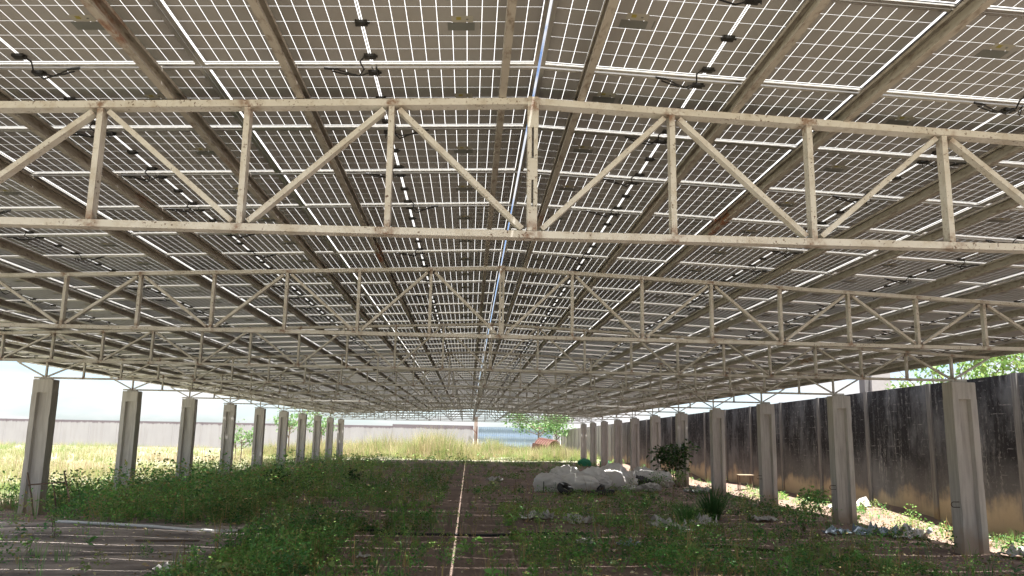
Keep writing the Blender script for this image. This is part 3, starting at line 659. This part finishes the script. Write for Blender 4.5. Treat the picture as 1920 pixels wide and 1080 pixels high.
    # taller thin stalks, some dead
    X, Y = scatter(2600, -14.0, 12.3, 13, 79); k = in_view(X, Y); X, Y = X[k], Y[k]; k = rng.uniform(0, 1, len(X)) < 0.8 * weed_density(X, Y) * np.where(X < -5, 1.0, 0.5); X, Y = X[k], Y[k]
    V, F, c = blades(np.c_[X, Y, GZ(X, Y)], rng.uniform(.35, 1.0, len(X)), 4, np.full(len(X), 0.05), 0.35, 0.014, DRYG + GREEN[:2] + [(0.12, 0.09, 0.05)])
    tag(link('weed_stalks', np_mesh('weed_stalks', V, F, LEAF, c)), 'thin upright stalks, some dead, rising from the shaded weeds', 'stalks', kind='stuff')
    # grassy blades and dry stalks among them
    X, Y = scatter(10000, -14.0, 12.3, 12.5, 79); k = in_view(X, Y); X, Y = X[k], Y[k]
    k = rng.uniform(0, 1, len(X)) < 0.75 * weed_density(X, Y) + 0.02; X, Y = X[k], Y[k]
    V, F, c = blades(np.c_[X, Y, GZ(X, Y)], np.where((X < -5) & (Y > 21), 0.62, 0.30) * rng.uniform(.5, 1.4, len(X)), 7, np.full(len(X), 0.09), 0.55, 0.011, GREEN + DRYG + [(0.16, 0.17, 0.07)])
    tag(link('shaded_grass', np_mesh('shaded_grass', V, F, LEAF, c)), 'thin grass and dry stalks growing between the shaded weeds', 'grass', kind='stuff')
build_weeds()

STRAW = [tuple(c * 0.72 for c in q) for q in [(0.50, 0.43, 0.24), (0.46, 0.38, 0.24), (0.38, 0.42, 0.15), (0.32, 0.40, 0.13), (0.55, 0.48, 0.26), (0.30, 0.38, 0.12)]]
def build_field():
    X, Y = scatter(42000, -78, 13, 17, 119); k = in_view(X, Y, 2) & ((X < -13.4) | (Y > 79.0)); X, Y = X[k], Y[k]
    n1 = vnoise(X, Y, 0.11, 2.2); h = (0.42 + 0.30 * n1) * rng.uniform(0.6, 1.5, len(X)) * np.where(Y > 60, 1.3, 1.0)
    h = np.where((X < -13.4) & (Y < 40), h * 0.8, h)
    sc_ = 0.12 + 0.0045 * Y
    V, F, c = blades(np.c_[X, Y, GZ(X, Y)], h, 9, sc_, 0.6, 0.02 + 0.0, STRAW)
    g = np.repeat(np.clip(vnoise(X, Y, 0.09, 6.6) * 2.2 + 0.25, 0, 1), 45)[:, None]; c = c * (1 - g) + np.array([[0.19, 0.28, 0.08]]) * g * rng.uniform(.8, 1.2, (len(c), 1))
    g = np.repeat(np.clip(vnoise(X, Y, 0.12, 16.6) * 2.0 - 0.1, 0, 0.8), 45)[:, None]; c = c * (1 - g) + np.array([[0.42, 0.32, 0.22]]) * g
    tag(link('field_grass', np_mesh('field_grass', V, F, GRASS, c)), 'sunlit straw yellow and green grass of the open field', 'grass', kind='stuff')
    # tall dry stands beyond the end of the roof
    n = 5200; X = rng.uniform(-24, 12.4, n); Y = rng.uniform(83, 112, n)
    e = vnoise(X, Y, 0.16, 5.0); k = e + rng.uniform(-.3, .3, n) > -0.25; X, Y, e = X[k], Y[k], e[k]
    env = np.interp(X, [-24, -13, -10, -5, 0, 2.5, 4.5, 8, 12.4], [1.0, 2.2, 2.9, 3.0, 2.0, 2.3, 1.5, 1.9, 1.2])
    h = env * (0.72 + 0.8 * e) * rng.uniform(0.6, 1.1, len(X))
    V, F, c = blades(np.c_[X, Y, GZ(X, Y)], h, 11, np.full(len(X), 0.45), 0.45, 0.03, STRAW + [(0.50, 0.40, 0.24)])
    tag(link('tall_dry_grass', np_mesh('tall_dry_grass', V, F, GRASS, c)), 'tall straw coloured grass stand beyond the far end of the roof', 'grass', kind='stuff')
build_field()

def plant(name, loc, h, spread, nleaf, leaf, label, cat, pal=GREEN, stems=4, parts=('stem', 'foliage'), seed=0, z0=0.15, width=0.5, group=None, rstem=0.012):
    global rng
    r = random.Random(seed); x, y = loc[0], loc[1]; base = gz(x, y) if len(loc) < 3 else loc[2]
    root = empty(name, (x, y, base)); tag(root, label, cat, group)
    b = MB(); tips = []; segs = []
    for s in range(stems):
        a = 2 * math.pi * (s + r.random() * 0.7) / stems; rr = spread * r.uniform(0.35, 0.95); hh = h * r.uniform(0.72, 1.0)
        p = [Vector((0.02 * math.cos(a), 0.02 * math.sin(a), -0.05)), Vector((rr * 0.25 * math.cos(a), rr * 0.25 * math.sin(a), hh * 0.35)), Vector((rr * 0.6 * math.cos(a + .3), rr * 0.6 * math.sin(a + .3), hh * 0.7)), Vector((rr * math.cos(a + .2), rr * math.sin(a + .2), hh))]
        b.tube(p, [rstem, rstem * 0.8, rstem * 0.5, rstem * 0.25], 5); segs.append(p)
    b.build(parts[0], BARK, root)
    C = np.zeros((nleaf, 3)); D = np.zeros((nleaf, 3))
    for i in range(nleaf):
        p = segs[r.randrange(stems)]; t = z0 + (1 - z0) * math.sqrt(r.random()); t = min(t, 0.999) * 3; k = int(t); q = p[k].lerp(p[k + 1], t - k)
        off = Vector((r.gauss(0, 1), r.gauss(0, 1), r.gauss(0, 0.7))) * spread * 0.16; C[i] = q + off
        D[i] = (off.normalized() + Vector((r.gauss(0, .6), r.gauss(0, .6), r.uniform(-.3, .6))))
    V, F = leaf_cloud(C, D, leaf * rng.uniform(0.6, 1.4, nleaf), width, 0.15)
    link(parts[1], np_mesh(parts[1], V, F, LEAF, np.repeat(pick(pal, nleaf, 0.25), 4, 0)), root)
    return root
DARKG = [(0.017, 0.040, 0.016), (0.023, 0.052, 0.019), (0.014, 0.033, 0.014)]
LITEG = [(0.14, 0.26, 0.055), (0.20, 0.30, 0.07), (0.11, 0.21, 0.05)]
plant('sapling', (9.75, 40.9), 2.2, 1.15, 760, 0.18, 'small leafy sapling standing in front of the right columns, beside the sacks', 'sapling', DARKG, 5, ('trunk', 'crown'), 1, 0.3, 0.6, rstem=0.03)
plant('seedling', (-8.9, 18.0), 0.85, 0.28, 190, 0.06, 'slim green seedling on the bare floor at the front left', 'plant', GREEN, 2, seed=2, rstem=0.010)
plant('seedling', (-8.2, 15.6), 0.35, 0.12, 40, 0.06, 'tiny pale green seedling on bare floor below the white pipe', 'plant', LITEG[2:] + GREEN[1:2], 2, seed=3, rstem=0.006)
for x, y, h, sp, n, lf, lab, sd in ((-7.3, 30.6, 1.0, 0.42, 170, 0.17, 'dark broad leafed bush in the weeds left of the path', 4),
        (-5.3, 36.5, 0.8, 0.4, 110, 0.15, 'smaller dark bush farther back among the left weeds', 5),
        (-11.3, 24.6, 0.95, 0.6, 240, 0.09, 'bushy green weed beside the leaning wooden trestle', 6),
        (-10.0, 26.4, 0.9, 0.7, 260, 0.09, 'dense green weed clump between the first two left columns', 7),
        (-8.3, 27.0, 1.0, 0.8, 300, 0.09, 'wide green weed clump in front of the second left column', 8),
        (9.2, 23.0, 1.05, 0.6, 330, 0.11, 'tall leafy weed at the foot of the second right column', 9),
        (8.3, 21.6, 0.55, 0.55, 200, 0.10, 'low leafy weed in front of the second right column', 10),
        (10.9, 18.9, 0.35, 0.3, 90, 0.09, 'low weed in front of the nearest right column', 11),
        (9.7, 39.8, 0.7, 0.7, 240, 0.10, 'leafy weed clump under the sapling by the sacks', 12),
        (8.6, 39.0, 0.6, 0.6, 180, 0.09, 'green weed clump right beside the end of the sack pile', 13),
        (3.4, 20.6, 0.35, 0.45, 130, 0.08, 'low weed tuft beside the black hose end', 14),
        (-0.1, 32.3, 0.3, 0.35, 110, 0.08, 'small weed on the bare path near the light line', 15),
        (-3.7, 14.9, 0.55, 0.55, 260, 0.08, 'bright green weed at the front edge left of the path', 16),
        (-4.6, 15.8, 0.5, 0.5, 220, 0.08, 'green weed spilling onto the bare floor at front left', 17)):
    plant('weed_bush', (x, y), h, sp, n, lf, lab, 'weed', DARKG if 'dark' in lab else GREEN, 6, seed=sd, rstem=0.008)
def tussock(loc, h, n, label, seed, pal):
    P = np.array([[loc[0], loc[1], gz(*loc)]]); V, F, c = blades(P, np.array([h]), n, np.array([0.22]), 0.95, 0.026, pal)
    tag(link('grass_tussock', np_mesh('grass_tussock', V, F, LEAF, c)), label, 'tussock')
tussock((6.7, 24.2), 0.95, 230, 'big dark arching grass tussock in the weeds before the right columns', 1, [tuple(q * 2 for q in c) for c in DARKG])
tussock((5.7, 23.2), 0.6, 150, 'smaller arching grass tussock just left of the big dark one', 2, [tuple(q * 2 for q in c) for c in DARKG] + GREEN[:1])

# trees
def tree(loc, h, spread, nleaf, leaf, label, seed, pal, trunk=0.12, sparse=False, z0=0.35):
    r = random.Random(seed); root = empty('tree', (loc[0], loc[1], 0)); tag(root, label, 'tree')
    b = MB(); top = Vector((r.uniform(-.2, .2) * spread * 0.3, 0, h * 0.55)); b.tube([(0, 0, -0.3), (top.x * 0.3, 0.05, h * 0.25), top], [trunk, trunk * 0.8, trunk * 0.55], 8); ends = []
    for k in range(11):
        a = r.uniform(0, 6.28); p0 = Vector((0, 0, 0)).lerp(top, r.uniform(0.55, 1.0)); p1 = p0 + Vector((math.cos(a) * spread * r.uniform(.25, .5), math.sin(a) * spread * r.uniform(.25, .5), h * r.uniform(0.08, 0.25)))
        p2 = p1 + Vector((math.cos(a + r.uniform(-.6, .6)) * spread * r.uniform(.2, .5), math.sin(a + r.uniform(-.6, .6)) * spread * r.uniform(.2, .5), h * r.uniform(-0.02, 0.25)))
        b.tube([p0, p1, p2], [trunk * 0.45, trunk * 0.28, trunk * 0.1], 5); ends += [p1, p2, p1.lerp(p2, .5)]
    b.build('trunk', BARK, root)
    cl = [e + Vector((r.gauss(0, 1), r.gauss(0, 1), r.gauss(0, .7))) * spread * 0.16 for e in ends for _ in range(2 if sparse else 3)]
    C = np.array([cl[r.randrange(len(cl))] for _ in range(nleaf)]) + rng.normal(0, spread * (0.075 if sparse else 0.10), (nleaf, 3)) * np.array([1, 1, .7])
    D = rng.normal(0, 1, (nleaf, 3)); V, F = leaf_cloud(C, D, leaf * rng.uniform(.6, 1.4, nleaf), 0.5, .1)
    link('crown', np_mesh('crown', V, F, TREEL, np.repeat(pick(pal, nleaf, .3), 4, 0)), root)
FARG = [(0.16, 0.30, 0.09), (0.22, 0.34, 0.12), (0.12, 0.24, 0.08)]
tree((8.6, 106), 6.6, 4.2, 2600, 0.30, 'leafy green tree in front of the blue gate beyond the roof', 3, FARG)
tree((11.4, 112), 6.2, 2.6, 900, 0.28, 'smaller tree between blue gate and far end of right wall', 5, FARG, 0.1)
tree((-17.0, 62), 3.2, 1.3, 420, 0.17, 'young pale tree in the field between the fourth and fifth left columns', 7, FARG, 0.05)
tree((-18.3, 84), 5.6, 2.2, 650, 0.24, 'slender tree in the field behind the sixth left column', 9, FARG, 0.08, True)
tree((-17.2, 96), 5.6, 2.4, 700, 0.26, 'slender tree in the field behind the ninth left column', 11, FARG, 0.08, True)
tree((-19.6, 70), 2.9, 1.2, 300, 0.17, 'low green shrub tree in the field beyond the fifth left column', 13, FARG, 0.05)
tree((21.0, 27.5), 7.0, 4.4, 2300, 0.20, 'sparse light green tree rising behind the wall at the right edge', 15, LITEG, 0.10, True)
tree((20.5, 33.5), 7.2, 3.6, 1700, 0.20, 'sparse light green tree behind the wall above the second right column', 17, LITEG, 0.10, True)
tree((25.5, 43.0), 7.6, 3.6, 1300, 0.22, 'farther light green tree behind the wall beside the grey tower', 19, LITEG, 0.10, True)
tw = empty('concrete_tower', (20.6, 41.5, 0)); tag(tw, 'square grey concrete tower just showing above the right wall', 'tower')
b = MB(); b.box(-0.5, 0.5, -0.5, 0.5, 0, 5.9); b.build('tower_shaft', m_plain('pale_concrete', (0.46, 0.46, 0.45), 0.9), tw)
b = MB(); b.box(-0.78, -0.5005, -0.3, 0.3, 0, 5.85); b.build('side_duct', m_plain('dark_concrete', (0.20, 0.20, 0.20), 0.9), tw)

# ------------------------------------------------------------------ sacks, tyre, pipes, litter
def blob(name, loc, size, rz, label, seed, m=SACK, cat='sack', wr=0.10, pinch=0.0, tilt=0.0, group='dumped sacks in the pile'):
    nu, nv = 56, 34; V = []; F = []; R = Matrix.Rotation(rz, 3, 'Z') @ Matrix.Rotation(tilt, 3, 'Y')
    for j in range(nv + 1):
        th = math.pi * j / nv
        for i in range(nu):
            ph = 2 * math.pi * i / nu; d = Vector((math.cos(th), math.sin(th) * math.cos(ph), math.sin(th) * math.sin(ph)))
            q = Vector([math.copysign(abs(c) ** 0.72, c) for c in d]); q.normalize()
            d2 = d + Vector((noise.noise(d * 2 + Vector((seed, 3, 1))), noise.noise(d * 2 + Vector((5, seed, 2))), noise.noise(d * 2 + Vector((7, 1, seed))))) * 0.45
            fold = 1 - abs(noise.noise(d2 * 2.3 + Vector((0, seed, 0)))) * 2.2; fold2 = 1 - abs(noise.noise(d2 * 5.5 + Vector((seed, 9, 0)))) * 2.2
            f = 1.0 + 0.20 * noise.noise(d * 1.2 + Vector((seed * 1.7, 0, 0))) + wr * 0.9 * max(0, fold) ** 4 + wr * 0.2 * max(0, fold2) ** 4 + wr * 0.3 * noise.noise(Vector((d.x * 4, ph * 2.2, seed)))
            f *= 1 - pinch * max(0, d.x) ** 3
            v = Vector((d.x * size[0], d.y * size[1], d.z * size[2])) * 0.5 * f; v.x *= 1.03
            if v.z < -size[2] * 0.30: v.z = -size[2] * 0.30 - (abs(v.z) - size[2] * 0.30) * 0.2
            V.append(R @ v + Vector((0, 0, size[2] * 0.33)))
    for j in range(nv):
        for i in range(nu): F.append((j * nu + i, (j + 1) * nu + i, (j + 1) * nu + (i + 1) % nu, j * nu + (i + 1) % nu))
    b = MB(); b.add(V, F); o = b.build(name, m, None, True); o.location = loc; tag(o, label, cat, group); return o
zg = lambda x, y, d=0.0: (x, y, gz(x, y) + d)
for k, (x, y, sz, rz, lab, wr, pn) in enumerate((
        (2.9, 35.0, (1.75, 1.0, 0.78), 2.75, 'leftmost white sack of the pile, slumped to a point and roped', 0.14, 0.5),
        (3.9, 36.8, (1.9, 1.15, 1.0), 0.3, 'creased white sack at the back left of the pile', 0.2, 0.0),
        (4.15, 35.0, (2.0, 1.1, 0.74), 2.9, 'smooth bluish white sack at the front of the pile behind the tyre', 0.10, 0.0),
        (5.1, 36.6, (1.9, 1.1, 0.95), 2.5, 'long white sack lying across the middle of the pile', 0.18, 0.2),
        (6.05, 37.4, (1.9, 1.4, 1.15), 0.4, 'biggest rounded white sack with bright light streaks in the pile', 0.12, 0.0),
        (6.95, 38.0, (0.85, 0.8, 0.78), 1.2, 'crumpled small white sack beside the biggest sack', 0.3, 0.3),
        (8.2, 40.6, (1.6, 1.2, 0.85), 0.2, 'crumpled white sack at the right end near the sapling', 0.26, 0.2),
        (8.95, 40.2, (1.2, 1.0, 0.72), 2.0, 'loose dirty white bag at the far right of the pile', 0.3, 0.2))):
    blob('sack', zg(x, y), (sz[0] * 0.84, sz[1] * 0.92, sz[2] * 1.2), rz, lab, 1 + k * 1.37, wr=wr, pinch=pn)
blob('plastic_bag', zg(7.55, 39.0), (1.3, 0.9, 0.62), 0.5, 'crumpled black plastic bag between the white sacks', 9, BLACK, 'bag', 0.3, group='black plastic bags in the pile')
blob('plastic_bag', zg(5.05, 35.0), (0.6, 0.5, 0.42), 1.0, 'small black plastic bag in front of the long sack', 10, BLACK, 'bag', 0.25, group='black plastic bags in the pile')
for k, (x, y, sx, sy_, sz, lab) in enumerate(((6.7, 36.4, 0.9, .7, .3, 'flattened torn white plastic in front of the black bag'), (7.6, 36.6, 1.0, .8, .4, 'torn beige plastic heap at the right front of the pile'))):
    blob('plastic_sheet', zg(x, y), (sx, sy_, sz), 0.7 * k, lab, 30 + k, TARP, 'plastic', 0.4, group='torn plastic around the sacks')
rp = MB(); rp.tube([(2.7, 34.35, 0.02), (2.72, 34.42, 0.3), (2.74, 34.6, 0.52), (2.78, 35.0, 0.64), (2.8, 35.4, 0.5)], 0.018, 6); tag(rp.build('rope', CABLE), 'dark rope tied over the leftmost sack', 'rope')
def tyre():
    b = MB(); R, r, n, m_ = 0.25, 0.10, 28, 12; V = []; F = []
    for i in range(n):
        a = 2 * math.pi * i / n
        for j in range(m_):
            q = 2 * math.pi * j / m_; rr = R + r * math.copysign(abs(math.cos(q)) ** .7, math.cos(q)) * (0.98 if i % 2 else 1.0); V.append((rr * math.cos(a), 1.05 * r * math.copysign(abs(math.sin(q)) ** .7, math.sin(q)), rr * math.sin(a)))
    for i in range(n):
        for j in range(m_): F.append((i * m_ + j, i * m_ + (j + 1) % m_, ((i + 1) % n) * m_ + (j + 1) % m_, ((i + 1) % n) * m_ + j))
    b.add(V, F); o = b.build('tyre', RUBBER, None, True); o.location = (3.5, 33.45, gz(3.5, 33.45) + 0.22); o.rotation_euler = (-0.95, 0.0, 0.55); tag(o, 'old dark tyre leaning against the front of the sacks', 'tyre')
tyre()
def trough():
    b = MB(); n = 10; L0, R0 = 0.55, 0.19; V = []; F = []
    for x in (-L0, -L0 * .3, L0 * .4, L0):
        for k in range(n + 1): a = math.pi * k / n; V.append((x, -R0 * math.cos(a), R0 * 1.3 * math.sin(a)))
        for k in range(n + 1): a = math.pi * (n - k) / n; V.append((x, -(R0 - .03) * math.cos(a), (R0 * 1.3 - .03) * math.sin(a)))
    m_ = 2 * n + 2
    for s in range(3):
        for k in range(m_): F.append((s * m_ + k, s * m_ + (k + 1) % m_, (s + 1) * m_ + (k + 1) % m_, (s + 1) * m_ + k))
    F += [tuple(range(m_))[::-1], tuple(3 * m_ + k for k in range(m_))]
    b.add(V, F); o = b.build('pipe_shell', RUBBER, None, True); o.location = (4.95, 33.5, gz(4.95, 33.5) - .02); o.rotation_euler = (0, -0.05, 0.08); tag(o, 'dark half round pipe shell lying in front of the sacks', 'pipe')
trough()
def ground_tube(name, pts, r, m, label, cat, n=8):
    b = MB(); P = []
    for k in range(len(pts) - 1):
        for t in np.linspace(0, 1, 8, endpoint=False):
            x = pts[k][0] * (1 - t) + pts[k + 1][0] * t; y = pts[k][1] * (1 - t) + pts[k + 1][1] * t; P.append((x, y, gz(x, y) + r * 0.9))
    x, y = pts[-1]; P.append((x, y, gz(x, y) + r * .9)); b.tube(P, r, n); tag(b.build(name, m, None, True), label, cat)
ground_tube('pvc_pipe', [(-10.2, 20.75), (-8.8, 20.45), (-7.4, 19.95), (-6.3, 19.7), (-5.7, 19.95)], 0.035, PIPEW, 'white plastic pipe lying on the bare floor at the left', 'pipe')
ground_tube('hose', [(-6.0, 19.85), (-5.3, 20.1), (-4.4, 20.35), (-3.4, 20.65), (-2.6, 20.6), (-2.0, 20.05), (-1.3, 19.9), (-0.6, 19.9), (0.2, 19.95), (0.7, 20.15), (1.4, 20.3), (2.2, 20.1)], 0.032, HOSE, 'black hose lying across the weeds and the bare path', 'hose')
ground_tube('hose', [(3.6, 17.9), (4.4, 17.7), (5.3, 17.75), (6.2, 17.4), (6.9, 17.5)], 0.03, STEEL, 'thin dark pipe half buried in the weeds at front right', 'pipe')
wf = empty('broken_trestle', (-11.45, 22.9, gz(-11.45, 22.9))); tag(wf, 'broken wooden trestle leaning beside the nearest left column', 'trestle')
for a, c, r in (((-0.30, -0.1, -0.05), (-0.62, -0.05, 1.10), 0.022), ((0.55, 0.15, -0.05), (0.20, 0.2, 1.15), 0.022), ((-0.02, 0.5, -0.05), (-0.10, 0.35, 0.75), 0.02)):
    b = MB(); b.tube([a, tuple((p + q) / 2 + .01 for p, q in zip(a, c)), c], r, 6); b.build('leg', WOOD, wf)
b = MB(); b.tube([(-0.55, -0.09, 0.78), (0.32, 0.18, 0.86)], 0.02, 6); b.build('crossbar', WOOD, wf)
def plank(x, y, l, w, rz, label, m=WOOD):
    b = MB(); b.box(-l / 2, l / 2, -w / 2, w / 2, 0, 0.022); o = b.build('plank', m); o.location = (x, y, gz(x, y) + 0.012); o.rotation_euler = (0, 0, rz); tag(o, label, 'plank')
plank(-6.6, 18.0, 1.25, 0.11, 0.08, 'weathered plank lying flat on the bare floor'); plank(-9.1, 22.5, 1.1, 0.09, 0.05, 'grey plank at the weed edge behind the white pipe'); plank(3.4, 33.9 - 10.5, 1.0, 0.10, 0.3, 'short board among the weeds before the sacks')
def litter(x, y, s, label, seed, m=TARP, flat=0.5):
    s *= 1.25
    r = random.Random(seed); n = 9; V = []; F = []
    for j in range(n):
        for i in range(n):
            u, v = (i / (n - 1) - .5), (j / (n - 1) - .5); e = 1 - 0.5 * (abs(u) + abs(v)) ** 2
            V.append((u * s * (1 + r.uniform(-.2, .2)), v * s * 0.7 * (1 + r.uniform(-.2, .2)), 0.015 + abs(r.gauss(0, 1)) * s * flat * 0.28 * e))
    for j in range(n - 1):
        for i in range(n - 1):
            if r.random() < 0.9: F.append((j * n + i, j * n + i + 1, (j + 1) * n + i + 1, (j + 1) * n + i))
    b = MB(); b.add(V, F); o = b.build('crumpled_plastic', m); o.location = zg(x, y); o.rotation_euler = (0, 0, r.uniform(0, 6)); tag(o, label, 'litter', 'crumpled plastic litter on the floor')
for k, (x, y, s, lab, m) in enumerate(((1.55, 23.4, 0.75, 'torn pale plastic scrap at the path edge behind the black hose', TARP), (2.6, 22.6, 0.8, 'scattered pale plastic scraps right of the hose end', TARP),
        (2.15, 18.3, 0.4, 'pale scrap in the weeds at the front, right of the path', TARP), (3.1, 18.1, 0.42, 'bluish plastic scrap in the front weeds right of the path', TARPB),
        (4.7, 21.2, 1.0, 'ragged pale plastic below the grass tussock', TARP), (9.6, 36.0, 0.9, 'white plastic scraps below the sapling', PIPEW), (8.9, 20.9, 0.5, 'small bluish plastic bag near the second right column', TARPB),
        (9.9, 20.9, 0.85, 'bluish white plastic sheet left of the nearest right column', TARPB), (10.7, 20.6, 1.0, 'pale tangled plastic sheet beside the nearest right column', TARP), (10.9, 16.7, 0.8, 'pale netting scrap in front of the nearest right column', TARP),
        (8.0, 23.6, 0.6, 'pale plastic scrap between tussock and second right column', TARP), (11.9, 26.6, 0.9, 'sunlit pale sheet at the foot of the right wall', TARP), (-2.3, 15.9, 0.22, 'small pale stone-like scrap on soil left of the path', TARP),
        (-5.1, 13.9, 0.4, 'pale plastic scrap at the bottom edge left of the weeds', TARP), (6.0, 22.6, 0.7, 'pale plastic strips left of the big tussock', TARP), (1.0, 44.0, 0.7, 'pale scrap lying far back on the shaded floor', TARP))): litter(x, y, s, lab, 50 + k, m)
for k, (x, y, lab) in enumerate(((9.1, 68.0, 'green netting bundle between the two farthest right columns'), (10.85, 68.5, 'green netting bundle just right of the second farthest right column'))):
    blob('netting_bundle', zg(x, y), (0.9, 0.6, 0.7), k, lab, 70 + k, GREENP, 'netting', 0.3, group='green netting bundles')
b = MB(); b.box(-0.35, 0.35, -0.18, 0.18, 0.62, 0.66); ts = empty('wooden_stool', (12.0, 37.0, gz(12.0, 37.0))); b.build('seat', m_plain('pale_board', (0.45, 0.36, 0.25)), ts); tag(ts, 'small board stool in the sun strip by the right wall', 'stool')
for sx in (-1, 1):
    for sy2 in (-1, 1): b = MB(); b.box(sx * 0.28 - .02, sx * 0.28 + .02, sy2 * .13 - .02, sy2 * .13 + .02, -0.05, 0.6195); b.build('leg', WOOD, ts)
# rusty machine far behind the roof
rm = empty('rusty_machine', (8.6, 97, -0.1), (0.12, 0.08, 0.9)); tag(rm, 'rusty red rounded machine half hidden in tall grass by the right wall', 'machine')
for k in range(7):
    b = MB(); y = k * 0.32 - 1.0; pts = [(1.45 * math.cos(a), y, 1.0 + 1.25 * math.sin(a)) for a in np.linspace(0, math.pi, 14)]; b.tube(pts, 0.06, 5); b.build('hoop', RUST, rm)
b = MB(); n = 14
vs = [(1.38 * math.cos(a), y, 1.0 + 1.18 * math.sin(a)) for y in (-0.95, 0.95) for a in np.linspace(0, math.pi, n)]; b.add(vs, [(k, k + 1, n + k + 1, n + k) for k in range(n - 1)]); b.build('drum_skin', RUST, rm)
b = MB(); b.box(-2.4, -1.2, -0.5, 0.5, 0.6, 1.55); b.build('chassis', RUST, rm)
print('cells as objects', n_cell, 'objects', len(bpy.data.objects))
